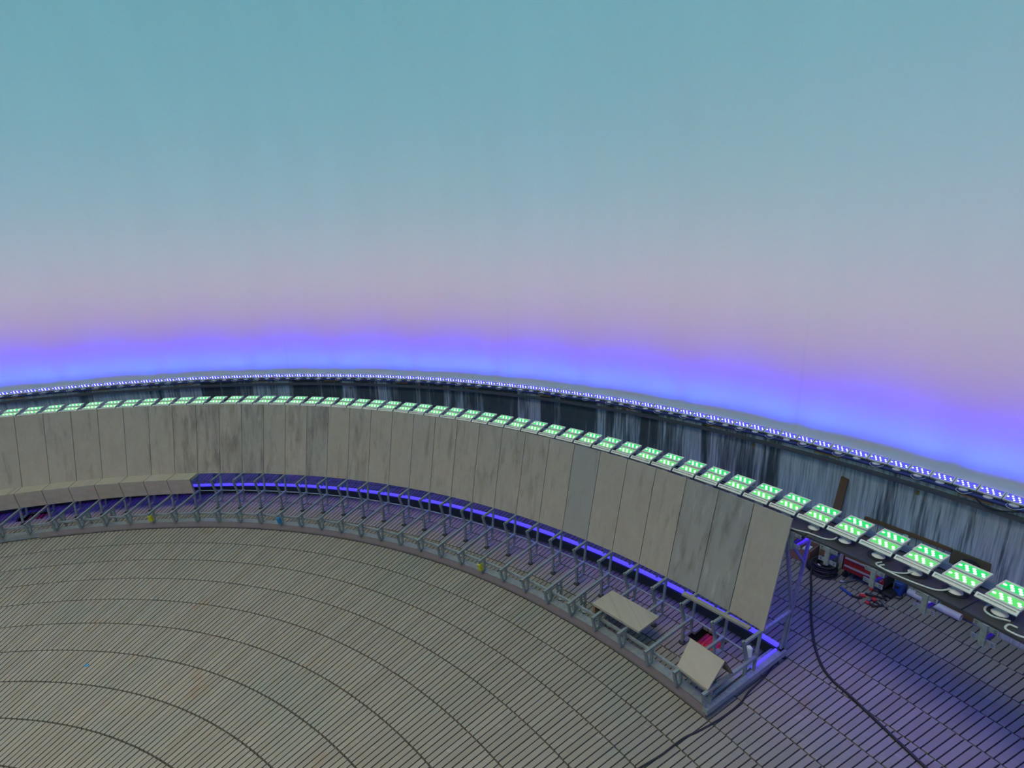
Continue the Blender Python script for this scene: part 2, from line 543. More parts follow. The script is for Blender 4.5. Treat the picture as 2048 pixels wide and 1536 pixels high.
for k in range(1, 19):
    t = PI / 2 * k / 18
    prof.append((28.2 * math.cos(t) if k < 18 else 0.02, 9.0 + 28.2 * math.sin(t)))
m = MB(); m.sweep(prof, 0, 360, 2.0, close=False)
tag(m.build('wall_screen', SCREEN, smooth=True), 'smooth white dome screen washed with blue, pink and teal light', kind='structure')

# ------------------------------------------------------------------ the curved bench
I0, I1 = -4, 31
bench = bpy.data.objects.new('curved_bench', None); COL.objects.link(bench); bench.location = polar(20.5, 150) * U * 0
tag(bench, 'long curved bench with high concrete back boards on a galvanised steel frame', 'bench')
pbR, pbZ, ptR, ptZ = 20.8487, 1.264, 21.4868, 3.8239
half = STEP / 2 - 0.022
nrm = Vector((ptZ - pbZ, 0, -(ptR - pbR))).normalized() * 0.05
mb = MB(); c0 = math.cos(math.radians(STEP / 2))
pl = [polar(pbR, -half, pbZ), polar(pbR, half, pbZ), polar(ptR, half, ptZ), polar(ptR, -half, ptZ)]
mb.hexa(pl + [p + nrm for p in pl])
panel_me = mb.mesh('back_panel', PANEL)
STAIN = {-4: .1, -3: .15, -2: .1, -1: .15, 0: .1, 1: .2, 2: .15, 3: .2, 4: .15, 5: .2, 6: .62, 7: .6, 8: .75, 9: .7, 10: .35, 11: .5, 12: .62, 13: .4, 14: .4, 15: .25,
         16: .25, 17: .3, 18: .35, 19: .4, 20: .4, 21: .4, 22: .42, 23: .25, 24: .1, 25: .1, 26: .1, 27: .25, 28: .62, 29: .62, 30: .0}
TINT = {9: .25, 12: .3, 24: .5, 28: .5, 29: .6, 30: .1}
# PANELS_START
for i in range(I0, I1):
    az = J(i + 0.5)
    o = link('back_panel', panel_me, bench, None, math.radians(az))
    o['stain'] = float(STAIN.get(i, .2)); o['tint'] = float(TINT.get(i, random.uniform(0, .12)))

# seat boxes on the left-hand part
seat_top = MB(); seat_front = MB()
h = STEP / 2 - 0.03
q = [polar(20.26, -h, 1.29), polar(20.86, -h, 1.29), polar(20.86, h, 1.29), polar(20.26, h, 1.29)]
seat_top.hexa([p + Vector((0, 0, -0.05)) for p in q] + q)
q = [polar(20.40, -h, 0.655), polar(20.40, h, 0.655), polar(20.26, h, 1.24), polar(20.26, -h, 1.24)]
seat_front.hexa(q + [p + Vector((0.05, 0, 0.01)) for p in q])
st_me = seat_top.mesh('seat_board', PANEL); sf_me = seat_front.mesh('seat_fascia', plain('brown_cast_board', (0.48, 0.40, 0.33), 0.8, 0.0, 0.12, 9))
for i in range(I0, 7):
    a = math.radians(J(i + 0.5))
    o = link('seat_board', st_me, bench, None, a); o['stain'] = 0.05; o['tint'] = 0.08
    o2 = link('seat_fascia', sf_me, o); o2['stain'] = 0.0; o2['tint'] = 0.0

# support frames, one at every joint
def X(r, z, y=0.0):
    return Vector((r, y, z))


W = 0.062
fm = MB(); fm.bar(X(20.80, .615), X(18.87, .635), W, hollow=True); beam_me = fm.mesh('support_frame', STEEL)
fm = MB(); fm.bar(X(20.87, 1.235), X(20.23, 1.235), W, hollow=True); arm_me = fm.mesh('seat_arm', STEEL)
fm = MB(); fm.path([X(20.28, 1.21, .055), X(20.455, .70, .055), X(20.455, .05, .055)], W); leg_me = fm.mesh('front_leg', STEEL)
fm = MB(); fm.bar(X(20.87, 1.2), X(20.36, 1.2), W); arm2_me = fm.mesh('seat_arm', STEEL)
fm = MB(); fm.path([X(20.38, 1.18, .055), X(20.49, .70, .055), X(20.455, .05, .055)], W); leg2_me = fm.mesh('front_leg', STEEL)
fm = MB(); fm.lathe(X(20.455, 0, .055), [(.085, 0.0), (.085, .025), (.05, .05), (.028, .06), (.028, .12)], 12); pad_me = fm.mesh('foot_pad', RUBBER)
fm = MB(); fm.path([X(20.83, 1.21), X(20.70, .25), X(20.46, .25)], W * .9); rp_me = fm.mesh('rear_leg', STEEL)
fm = MB(); fm.path([X(18.90, .61), X(19.0, .24)], W); fm.path([X(19.15, .60), X(19.13, .24), X(18.98, .24)], W * .9); toe_me = fm.mesh('toe_bracket', STEEL)
fm = MB()
fm.bar(X(20.94, 1.22), X(22.09, 1.22), W)
fm.bar(X(22.07, 1.22), X(21.47, 3.3), W); fm.path([X(22.07, 1.22), X(22.35, 2.4), X(22.47, 2.98)], W)
fm.bar(X(21.80, 2.99), X(22.50, 2.97), W); fm.bar(X(21.82, 2.97), X(22.34, 2.42), W * .9)
truss_me = fm.mesh('back_truss', STEEL)
fm = MB(); fm.bar(X(22.07, 1.22), X(21.93, .12), W); bp_me = fm.mesh('back_leg', STEEL)
fm = MB(); fm.bar(X(21.97, 1.2), X(21.80, .30), W * .8); bs_me = fm.mesh('back_stay', STEEL)
fm = MB(); fm.lathe(X(21.93, 0), [(.085, 0.0), (.085, .025), (.03, .05), (.03, .14)], 12); bpad_me = fm.mesh('foot_pad', RUBBER)
fm = MB(); fm.lathe(X(19.2, 0), [(.085, 0.0), (.085, .025), (.03, .05), (.03, .20)], 12); tpad_me = fm.mesh('foot_pad', RUBBER)
for i in range(I0, I1 + 1):
    a = math.radians(J(i) + (0.15 if i == I1 else 0))
    fr = link('support_frame', beam_me, bench, None, a)
    parts = [('seat_arm', arm_me if i > 7 else arm2_me), ('front_leg', leg_me if i > 7 else leg2_me), ('foot_pad', pad_me), ('rear_leg', rp_me), ('toe_bracket', toe_me), ('back_truss', truss_me), ('back_leg', bp_me), ('back_stay', bs_me), ('foot_pad', bpad_me)]
    if i < 3: parts.append(('foot_pad', tpad_me))
    for nm, me_ in parts:
        link(nm, me_, fr)
# extra stepped links where the lower step was taken apart
fm = MB(); fm.path([X(19.42, .62), X(19.46, .36), X(19.30, .33), X(19.02, .26)], W * .9); fm.path([X(19.62, .60), X(19.62, .05)], W * .9); fm.bar(X(19.62, .34), X(19.40, .34), W * .9)
fm.lathe(X(19.62, 0), [(.085, 0.0), (.085, .025), (.03, .05)], 10)
step_me = fm.mesh('step_bracket', STEEL)
for i in (2, 3, 4, 25, 26, 27):
    link('step_bracket', step_me, bench, None, math.radians(J(i)))

E1 = J(I1) + 0.05
aL = J(I0)
m = MB(); m.sweep([(19.07, .205), (19.30, .205), (19.30, .185), (19.10, .185), (19.10, .03), (19.07, .03)], E1, aL, STEP / 2); m.build('base_flange', STEEL, bench)
m = MB(); m.sweep([(19.065, .20), (19.068, .02), (18.985, .02), (18.99, .07), (19.02, .14), (19.045, .205)], E1, 187.4, STEP / 2); m.build('base_skirting', KERB, bench)
m = MB(); m.sweep([(19.20, .40), (19.20, .46), (19.26, .46), (19.26, .40)], E1, aL, STEP); m.build('front_rail', STEEL, bench)
m = MB(); m.tube([polar(20.73, E1 + (aL - E1) * k / 72, .60 - 0.03 * math.sin(PI * (k % 2))) for k in range(73)], .02, 6, 1); m.build('rear_rod', STEEL, bench)
m = MB(); m.sweep([(21.74, .02), (21.74, .27), (21.90, .27), (21.90, .02)], E1, aL, STEP / 2); m.build('rear_skirt', plain('dark_grey_channel', (0.05, 0.055, 0.06), 0.6), bench)
m = MB(); m.sweep([(21.76, .30), (21.76, .37), (21.86, .37), (21.86, .30)], E1 + 0.3, aL, STEP / 2); tube = m.build('channel_glow', VIOLET_GLOW, bench)  # emission stands in for violet light falling on the steel channel
tube['label'] = 'glowing strip standing for violet light on the channel behind the legs'
m = MB()
ea = math.radians(E1)
m.bar(polar(18.95, E1, .22), polar(21.9, E1, .22), .12, .10); m.bar(polar(18.95, E1 - .12, .17), polar(21.95, E1 - .12, .17), .04, .05)
m.bar(polar(19.1, E1 + .5, .20), polar(21.75, E1 + .5, .20), .07, .05)
m.build('end_beam', STEEL, bench)
m = MB(); m.bar(polar(20.75, E1 + .27, .27), polar(21.72, E1 + .27, .27), .05, .05); m.build('channel_glow', VIOLET_GLOW, bench)  # same glow, put in for violet light on the end beam
m = MB(); m.hexa([polar(20.58, J(31) + .35, .66) + Vector(d) for d in ((-.06, -.05, 0), (.06, -.05, 0), (.06, .05, 0), (-.06, .05, 0), (-.06, -.05, .26), (.06, -.05, .26), (.06, .05, .26), (-.06, .05, .26))])
o = bevel(m.build('lamp_driver', WHITE, bench)); o['label'] = 'small white lamp driver box on the end leg'
for i, mt in ((6, YELLOW), (12, CYAN), (22, YELLOW)):
    m = MB(); a = J(i); p0, p1 = polar(18.91, a, .56), polar(18.985, a, .32)
    m.bar(p0, p1, .10, .10); m.build('marker_tape', mt, bench)

# loose boards lying on the frame
root = bpy.data.objects.new('seat_box', None); COL.objects.link(root); tag(root, 'loose L-shaped concrete seat box lying flat across two bare beams', 'seat box')
m = MB(); q = [polar(19.22, 127.45, .76), polar(20.0, 127.30, .76), polar(20.0, 123.20, .76), polar(19.20, 123.20, .76)]
m.hexa([p + Vector((0, 0, -.06)) for p in q] + q); o = m.build('top_board', PANEL, root); o['stain'] = 0.1; o['tint'] = 0.25
m = MB(); q = [polar(19.24, 127.43, .70), polar(19.98, 127.28, .70), polar(19.98, 127.12, .70), polar(19.24, 127.25, .70)]
m.hexa([p + Vector((0, 0, -.42)) for p in q] + q); m.build('side_board', TAN, root)
root = bpy.data.objects.new('seat_box', None); COL.objects.link(root); tag(root, 'loose L-shaped concrete seat box propped like a tent at the bench end', 'seat box')
m = MB(); q = [polar(19.04, 119.68, .70), polar(19.02, 117.30, .70), polar(19.55, 117.34, 1.12), polar(19.55, 119.85, 1.12)]
m.hexa(q + [p + Vector((0, 0, -.06)) for p in q]); o = m.build('front_board', PANEL, root); o['stain'] = 0.0; o['tint'] = 0.15
m = MB(); q = [polar(19.58, 119.85, 1.10), polar(19.58, 117.34, 1.10), polar(19.84, 117.20, .69), polar(19.84, 119.70, .69)]
m.hexa(q + [p - Vector((0.03, 0.05, .03)) for p in q]); m.build('back_board', TAN, root)
m = MB(); q = [polar(20.47, 122.4, 1.285), polar(20.60, 122.4, 1.285), polar(20.70, 117.75, 1.285), polar(20.58, 117.75, 1.285)]
m.hexa(q + [p + Vector((0, 0, .05)) for p in q])
tag(m.build('board_strip', plain('grey_strip', (0.26, 0.25, 0.22), 0.7)), 'long narrow grey board laid along the foot of the end back boards', 'board')

# openings in the deck with red cable sleeves
for (h0, h1, r0, r1), lab in zip(HOLES, ('bundle of red sleeved cables in the deck opening at the bench end', 'red sleeved cables in the dark deck opening under the seat boxes')):
    root = bpy.data.objects.new('cable_bundle', None); COL.objects.link(root); tag(root, lab, 'cables')
    for k in range(6):
        a = h0 + (h1 - h0) * (0.15 + 0.13 * k)
        m = MB(); m.tube([polar(r0 + .12, a, -.30), polar(r0 + .25, a - .05, -.22), polar(r1 - .1, a - .12, -.16), polar(r1 - .02, a - .15, -.14)], .055, 8, 4)
        m.build('red_sleeve', REDP if k < 5 else RED, root)

# ------------------------------------------------------------------ green floodlights and their shelf
shelf = bpy.data.objects.new('lamp_shelf', None); COL.objects.link(shelf)
tag(shelf, 'narrow black board shelf running behind the bench under the green floodlights', 'shelf')
SZ = 3.5
a = 109.05 - 15
while a < 205:
    m = MB(); m.sweep([(21.62, SZ - .05), (21.62, SZ), (22.60, SZ), (22.60, SZ - .05)], a + .03, a + 7.47, 1.25); m.build('shelf_board', BOARD, shelf)
    m = MB(); m.sweep([(22.62, SZ - .04), (22.62, SZ + .02), (22.93, SZ + .02), (22.93, SZ - .04)], a + .03, a + 7.47, 1.25); m.build('edge_board', GREYBLUE, shelf)
    a += 7.5
m = MB(); m.sweep([(22.20, SZ - .075), (22.20, SZ - .05), (22.30, SZ - .05), (22.30, SZ - .075)], 94.2, 203, 1.25)
o = m.build('led_strip', VIOLET_GLOW, shelf); o['label'] = 'violet light strip under the shelf'
# slotted strut brackets under the front edge
mb = MB(); mb.bar(X(21.56, 3.09), X(21.56, 3.48), .085, .05)
br_me = mb.mesh('shelf_bracket', STEEL)
plate_mes = []
for zc in (3.165, 3.42):
    for s_ in (-1, 1):
        mb = MB()
        lo, hi = lambda u, v: min(s_ * u, s_ * v), lambda u, v: max(s_ * u, s_ * v)
        mb.box(21.585, 21.605, lo(.03, .112), hi(.03, .112), zc - .045, zc + .045)
        for z0, z1 in ((-.045, -.028), (-.008, .008), (.028, .045)):
            mb.box(21.585, 21.605, lo(.11, .157), hi(.11, .157), zc + z0, zc + z1)
        mb.box(21.585, 21.605, lo(.155, .178), hi(.155, .178), zc - .045, zc + .045)
        plate_mes.append(mb.mesh('slotted_plate', STEEL))
mb = MB(); mb.path([X(21.60, 3.165), X(22.05, 3.165), X(22.05, 3.44)], .05)
barm_me = mb.mesh('bracket_arm', plain('dark_strut', (0.10, 0.105, 0.11), 0.5, 0.4))
for k in range(29, 40):
    az = J(k) - 0.0
    b = link('shelf_bracket', br_me, shelf, None, math.radians(J(31) - 2.37 * (k - 31) + (0.35 if k > 31 else 0)))
    for pm in plate_mes: link('slotted_plate', pm, b)
    link('bracket_arm', barm_me, b)


def module_mesh(name, length, width, depth):
    """flood module: shallow white tray, origin at the middle of its face, long side along y"""
    mb = MB(); l, w = length / 2, width / 2
    mb.hexa([(-w * .82, -l * .94, -depth), (w * .82, -l * .94, -depth), (w * .82, l * .94, -depth), (-w * .82, l * .94, -depth), (-w, -l, -.02), (w, -l, -.02), (w, l, -.02), (-w, l, -.02)])
    r = 0.03
    for x0, x1, y0, y1 in ((-w, -w + r, -l, l), (w - r, w, -l, l), (-w + r, w - r, -l, -l + r), (-w + r, w - r, l - r, l)):
        mb.box(x0, x1, y0, y1, -.02, .012)
    return mb.mesh(name, WHITE)


def face_mesh(name, length, width, mat):
    mb = MB(); l, w = length / 2 - .03, width / 2 - .03
    mb.quad((-w, -l, -.008), (w, -l, -.008), (w, l, -.008), (-w, l, -.008))
    return mb.mesh(name, mat)


def dots_mesh(name, length, width, mat, rad):
    """the nine bright lenses: one, three, three and two, running askew over the face (y = +l is the picture's left)"""
    mb = MB(); l, w = length / 2, width / 2
    P = [(0.10, .78)]
    for c in (.36, -.12):
        P += [(.42, c + .12), (.02, c - .02), (-.40, c - .16)]
    P += [(.16, -.62), (-.24, -.76)]
    for x, y in P:
        mb.lathe((x * w, y * l, -.006), [(rad, 0), (rad, .008), (rad * .6, .016)], 8)
    return mb.mesh(name, mat)


ML, MW = 0.495, 0.31
mod_me = module_mesh('lamp_module', ML, MW, .06)
body_me = module_mesh('lamp_body', .60, .10, .055)
fg1 = face_mesh('led_face', ML, MW, GRN2); fg2 = face_mesh('led_face', ML, MW, GRN)
dg = dots_mesh('led_lenses', ML, MW, GDOT, .030)
mb = MB(); mb.lathe((0, 0, 0), [(.115, 0), (.12, .012), (.105, .03), (.06, .05), (.035, .06), (.03, .10)], 16); base_me = mb.mesh('lamp_foot', WHITE, True)
mb = MB(); mb.bar((-.0, -.10, .09), (-.0, .10, .09), .04, .02)
for s in (-1, 1):
    mb.bar((0, s * .09, .08), (.05, s * .09, .15), .03, .03); mb.bar((.05, s * .09, .15), (.46, s * .09, .17), .03, .03); mb.bar((.46, s * .09, .16), (.46, s * .09, .23), .03, .03)
yoke_me = mb.mesh('lamp_yoke', WHITE)
mb = MB(); mb.lathe((0, 0, 0), [(.20, 0), (.20, .012)], 20); mat_me = mb.mesh('foot_disc', RUBBER)
GS = (191.69 - 109.74) / 48
k0, k1 = -3, 52
nr = 0
for k in range(k0, k1):
    az = 109.80 + GS * k
    vis = project(polar(22.3, az, 3.75))
    if vis is None or not (-30 < vis[0] < 2070): continue
    nr += 1
    root = bpy.data.objects.new('green_floodlight', None); COL.objects.link(root)
    root.location = polar(22.05, az + .05, SZ) * U; root.rotation_euler = (0, 0, math.radians(az))
    tag(root, 'white twin-panel floodlight glowing green on the black shelf, %s from the right' % ordinal(nr), 'floodlight', 'green floodlights on the shelf')
    if k < 4: link('foot_disc', mat_me, root)
    link('lamp_foot', base_me, root); link('lamp_yoke', yoke_me, root)
    bo = link('lamp_body', body_me, root, (-.065, .05, .185)); bo.rotation_euler = (0, math.radians(-38), 0)
    for (x, z, t, fm_, dm_) in ((.15, .235, 4, fg1, dg), (.475, .29, 4, fg2, dg)):
        mo = link('lamp_module', mod_me, root, (x, 0, z)); mo.rotation_euler = (0, math.radians(-t), 0)
        if fm_ is not None:
            link('led_face', fm_, mo); tag(link('led_lenses', dm_, mo), kind='stuff')

# ------------------------------------------------------------------ blue floodlights on the ledge
BS = 360 / 336
BL, BW = 0.492, 0.30
bmod_me = module_mesh('lamp_module', BL, BW, .07)
fb = face_mesh('led_face', BL, BW, BLU); db = dots_mesh('led_lenses', BL, BW, BDOT, .021)
mb = MB(); mb.lathe((-.16, 0, 0), [(.10, 0), (.10, .015), (.05, .03)], 12); mb.bar((-.14, 0, .02), (0, 0, .08), .05, .03); bfoot_me = mb.mesh('lamp_foot', WHITE)
nr = 0
for k in range(-4, 82):
    az = 116.10 - BS / 2 + BS * (k - 4)
    vis = project(polar(27.4, az, 3.5))
    if vis is None or not (-12 < vis[0] < 2060): continue
    nr += 1
    root = bpy.data.objects.new('blue_floodlight', None); COL.objects.link(root)
    root.location = polar(27.40, az, 3.35) * U; root.rotation_euler = (0, 0, math.radians(az))
    tag(root, 'flat white floodlight glowing blue on the wall ledge, %s from the right' % ordinal(nr), 'floodlight', 'blue floodlights on the wall ledge')
    link('lamp_foot', bfoot_me, root)
    mo = link('lamp_module', bmod_me, root, (0.0, 0, .115)); mo.rotation_euler = (0, math.radians(-22), 0)
    link('led_face', fb, mo); tag(link('led_lenses', db, mo), kind='stuff')

mb = MB(); mb.tube([(-.16, .12, .02), (-.325, .10, .012), (-.335, .02, -.03), (-.335, -.08, -.028), (-.325, -.16, .012), (-.18, -.2, .02)], .009, 5, 3)
lead_me = mb.mesh('lamp_lead', CABLEW, True)
for j, o in enumerate([o for o in COL.objects if o.name.startswith('blue_floodlight')]):
    if j % 2 == 0: link('lamp_lead', lead_me, o)

# ------------------------------------------------------------------ cables
def cable(name, pts, rad, mat, label, cat='cable', smooth=6):
    m = MB(); m.tube([polar(*q) for q in pts], rad, 8, smooth)
    return tag(m.build(name, mat, smooth=True), label, cat)


cable('power_cable', [(25.95, 120.1, .30), (25.75, 120.3, .12), (25.0, 119.48, .03), (24.19, 118.58, .03), (23.49, 117.64, .03), (22.93, 116.75, .03), (22.53, 115.94, .03), (22.295, 115.28, .03), (22.147, 114.55, .03),
                      (22.06, 113.6, .03), (21.906, 112.13, .03), (21.741, 110.42, .03), (21.62, 108.9, .03), (21.5, 106.5, .03), (21.3, 103, .03)], .031, RUBBER,
      'thick black power cable curving over the deck from the coil to the lower right')
cable('thin_cable', [(21.62, 117.30, .17), (21.60, 117.12, .05), (21.5, 117.22, .02), (20.996, 117.01, .02), (20.336, 116.89, .02), (19.942, 116.68, .02), (19.352, 116.64, .02), (18.654, 116.85, .02), (18.295, 117.05, .02),
                     (17.947, 117.09, .02), (17.58, 117.09, .02), (17.067, 117.26, .02), (16.2, 117.6, .02), (15.2, 118.4, .02)], .018, RUBBER,
      'thin dark cable trailing from the bench end across the pale deck')
zc = SZ + .018
cable('lamp_cable', [(21.80, 119.2, zc), (21.70, 118.2, zc), (21.63, 117.29, zc), (21.734, 116.49, zc), (21.772, 115.77, zc), (21.893, 115.4, zc), (22.0, 115.33, zc + .03)], .017, CABLEW,
      'white lamp cable sagging along the shelf edge just right of the bench back')
cable('lamp_cable', [(21.868, 112.87, zc), (21.711, 112.93, zc), (21.66, 112.55, zc), (21.70, 112.09, zc), (21.86, 111.74, zc), (21.98, 111.6, zc + .03)], .016, CABLEW,
      'short white cable loop on the shelf above the red tool chest')
cable('lamp_cable', [(21.808, 112.67, zc), (21.69, 112.73, zc), (21.65, 112.16, zc), (21.68, 111.19, zc), (21.79, 110.33, zc), (21.96, 110.0, zc + .03)], .017, CABLEW,
      'long white lamp cable running along the shelf edge above the white pipe')
cable('lamp_cable', [(22.30, 108.31, zc), (22.124, 108.62, zc), (21.908, 108.53, zc), (21.843, 108.15, zc), (21.953, 107.65, zc)], .018, CABLEW,
      'coiled white cable on the shelf beneath the rightmost whole floodlight')
cable('lamp_cable', [(21.87, 107.29, zc), (21.84, 107.57, zc), (21.68, 107.5, zc), (21.66, 107.15, zc), (21.70, 106.87, zc), (21.85, 106.3, zc)], .018, CABLEW,
      'white cable loop on the shelf at the right picture edge')
cable('lamp_cable', [(22.40, 117.9, zc), (22.36, 116.0, zc), (22.33, 114.2, zc), (22.40, 112.5, zc), (22.36, 110.5, zc), (22.30, 108.9, zc)], .014, CABLEW,
      'thin straight white cable lying along the middle of the shelf')
cable('slack_cable', [(27.10, 113.86, 3.31), (27.02, 113.6, 3.26), (26.99, 113.2, 3.20), (26.99, 112.8, 3.20), (27.0, 112.4, 3.25), (27.07, 112.0, 3.31)], .018, RUBBER,
      'black cable sagging below the blue lamps at the far right')

# ------------------------------------------------------------------ things kept behind the shelf
def polar_box(m, r0, r1, a0, a1, z0, z1):
    q = [polar(r0, a0, z0), polar(r1, a0, z0), polar(r1, a1, z0), polar(r0, a1, z0)]
    m.hexa(q + [p + Vector((0, 0, z1 - z0)) for p in q])


def thing(name, label, cat, loc):
    o = bpy.data.objects.new(name, None); COL.objects.link(o); tag(o, label, cat)
    return o


ch = thing('tool_chest', 'red metal tool chest on castors under the shelf', 'tool chest', None)
m = MB(); polar_box(m, 26.32, 26.98, 119.05, 116.55, .24, .74); bevel(m.build('body', RUBBER, ch), .02)
for z0, z1 in ((.27, .46), (.48, .70)):
    m = MB(); polar_box(m, 26.29, 26.33, 118.95, 116.65, z0, z1); d = bevel(m.build('drawer', RED, ch), .012)
    m = MB(); m.bar(polar(26.26, 118.85, z1 - .02), polar(26.26, 116.75, z1 - .02), .045, .035); m.build('drawer_pull', CHROME, d)
m = MB(); m.tube([polar(26.45, 119.08, .40), polar(26.45, 119.22, .44), polar(26.45, 119.24, .62), polar(26.45, 119.08, .68)], .022, 6, 3); m.build('side_handle', plain('pale_handle', (.45, .38, .40), .5), ch)
for a_, r_ in ((118.85, 26.4), (116.75, 26.4), (118.85, 26.88), (116.75, 26.88)):
    m = MB(); c_ = polar(r_, a_, 0)
    m.tube([c_ + Vector((-.03, 0, .085)), c_ + Vector((.03, 0, .085))], .085, 14, 1); m.bar(c_ + Vector((0, 0, .09)), c_ + Vector((0, 0, .25)), .03, .07); m.build('castor', RUBBER, ch)

bx = thing('cardboard_box', 'open brown cardboard box behind the bench end frame', 'box', None)
for nm, q0, q1 in (('front_wall', (26.20, 122.3), (26.20, 120.95)), ('back_wall', (26.85, 122.3), (26.85, 120.95)), ('side_wall', (26.20, 122.3), (26.85, 122.3)), ('side_wall', (26.20, 120.95), (26.85, 120.95))):
    m = MB(); a_, b_ = polar(*q0, .02), polar(*q1, .02); n_ = Vector((0, 0, .40))
    t_ = (b_ - a_).normalized().cross(Vector((0, 0, 1))) * .02
    m.hexa([a_ - t_, b_ - t_, b_ + t_, a_ + t_, a_ - t_ + n_, b_ - t_ + n_, b_ + t_ + n_, a_ + t_ + n_]); m.build(nm, CARD, bx)
m = MB(); polar_box(m, 26.2, 26.85, 122.3, 120.95, .005, .03); m.build('bottom', CARD, bx)
m = MB(); m.bar(polar(26.19, 122.3, .20), polar(26.19, 120.95, .20), .012, .035); m.build('tape_band', RUBBER, bx)
m = MB(); polar_box(m, 26.35, 26.65, 121.55, 121.15, .04, .38); tag(bevel(m.build('paper_packet', PAPER), .01), 'white paper packet standing in the cardboard box', 'packet')

co = thing('cable_coil', 'coil of thick black cable on the deck beside the cardboard box', 'cable coil', None)
for k in range(7):
    pts = []; rr = .30 - .018 * (k % 3); zz_ = .04 + .055 * k
    for j in range(25):
        t_ = 2 * PI * j / 24; pts.append(polar(26.08, 119.85, zz_) + Vector((rr * math.cos(t_) + .012 * math.sin(k * 2.3), rr * math.sin(t_) * 1.15 + .012 * math.cos(k * 1.7), .012 * math.sin(3 * t_ + k))))
    m = MB(); m.tube(pts, .032, 6, 1); m.build('turn', RUBBER, co, True)
m = MB(); m.lathe(polar(26.08, 119.85, .02), [(.10, 0), (.10, .30), (.05, .34)], 14); m.build('core', RUBBER, co)
m = MB(); m.box(-.05, .05, -.02, .02, 0, .05); o = m.build('tie', PAPER, co); o.location = polar(25.82, 119.95, .33) * U
m = MB(); m.lathe((0, 0, 0), [(.13, 0), (.16, .05), (.15, .22), (.09, .30)], 14); o = m.build('black_bag', RUBBER, None, True); o.location = polar(26.05, 120.55, .0) * U
tag(o, 'small rounded black bag between the coil and the cardboard box', 'bag')

cr = thing('blue_crate', 'dark blue plastic crate on the deck right of the tool chest', 'crate', None)
m = MB(); polar_box(m, 26.62, 27.0, 116.35, 115.95, .0, .36); bevel(m.build('body', BLUEP, cr), .03)
m = MB(); polar_box(m, 26.60, 27.02, 116.38, 115.92, .36, .40); bevel(m.build('rim', BLUEP, cr), .012)
m = MB(); m.bar(polar(26.60, 116.25, .27), polar(26.60, 116.05, .27), .03, .06); m.build('handle', RUBBER, cr)

m = MB()
p0, p1 = polar(26.85, 113.15, .105), polar(26.93, 115.8, .105)
d_ = (p1 - p0).normalized(); s_ = d_.cross(Vector((0, 0, 1))).normalized(); t_ = s_.cross(d_)
for pp, rr in ((p0 + d_ * .25, .075), (p0, .075), (p0, .10), (p1, .10), (p1, .075)):
    for k in range(20):
        a_ = 2 * PI * k / 20; m.v.append(pp + s_ * rr * math.cos(a_) + t_ * rr * math.sin(a_))
for i in range(4):
    for k in range(20):
        m.f.append((i * 20 + k, i * 20 + (k + 1) % 20, (i + 1) * 20 + (k + 1) % 20, (i + 1) * 20 + k))
m.f.append(tuple(range(20))); m.f.append(tuple(80 + k for k in reversed(range(20))))
tag(m.build('white_pipe', plain('white_pvc', (.55, .53, .56), .4), smooth=False), 'length of fat white plastic pipe lying on the deck', 'pipe')

# tools on the deck
def tool(name, label, segs, cat='tool'):
    """segs: (part name, points, radius, material)"""
    r_ = thing(name, label, cat, None)
    for nm, pts, rad, mt in segs:
        m = MB(); m.tube([polar(a, b, c) for a, b, c in pts], rad, 8, 4); m.build(nm, mt, r_, True)
    return r_


GREYM = plain('tool_steel', (.22, .22, .23), .4, .6)
tool('spanner', 'grey spanner in front of the tool chest', [('shaft', [(26.04, 118.62, .04), (26.24, 118.44, .04), (26.44, 118.24, .04)], .035, GREYM), ('ring', [(26.0, 118.70, .04), (26.06, 118.72, .04), (26.09, 118.64, .04), (26.03, 118.60, .04)], .028, CHROME)])
tool('pry_bar', 'dark blue bar with a black end lying before the tool chest', [('shaft', [(25.71, 118.35, .04), (25.65, 118.0, .04), (25.59, 117.65, .04)], .036, BLUEP), ('grip', [(25.59, 117.65, .04), (25.62, 117.4, .04), (25.72, 117.17, .04)], .03, RUBBER),
      ('claw', [(25.76, 118.42, .04), (25.71, 118.35, .04), (25.69, 118.45, .04)], .02, BLUEP)])
tool('hook_wire', 'bent wire hook beside the dark blue bar', [('wire', [(25.58, 117.3, .02), (25.47, 117.1, .02), (25.42, 116.95, .02), (25.47, 116.88, .02), (25.53, 116.93, .02)], .014, GREYM)])
tool('cutter', 'red handled cutter nearest the dark blue bar', [('handle', [(25.78, 117.40, .04), (25.82, 117.26, .04), (25.87, 117.15, .04)], .05, REDP), ('blade', [(25.87, 117.15, .03), (25.95, 117.28, .03), (25.9, 117.42, .03)], .022, CHROME)])
tool('screwdriver', 'red handled screwdriver pointing at the black pouch', [('handle', [(26.30, 117.32, .045), (26.33, 117.16, .045)], .045, REDP), ('shaft', [(26.33, 117.16, .045), (26.35, 116.95, .03), (26.35, 116.74, .02)], .022, RUBBER)])
tool('long_pliers', 'long black pliers lying in the middle of the tools', [('handle', [(25.98, 117.25, .04), (26.05, 116.9, .04), (26.10, 116.72, .04)], .03, RUBBER), ('jaw', [(26.10, 116.72, .04), (26.16, 116.5, .03), (26.2, 116.38, .02)], .028, RUBBER), ('handle', [(26.12, 117.05, .04), (26.10, 116.85, .04), (26.10, 116.72, .04)], .026, GREYM)])
tool('snips', 'red and black snips in front of the long pliers', [('handle', [(25.93, 116.74, .045), (25.84, 116.58, .045)], .055, REDP), ('blade', [(25.84, 116.58, .04), (25.82, 116.4, .03), (25.78, 116.22, .03)], .025, RUBBER)])
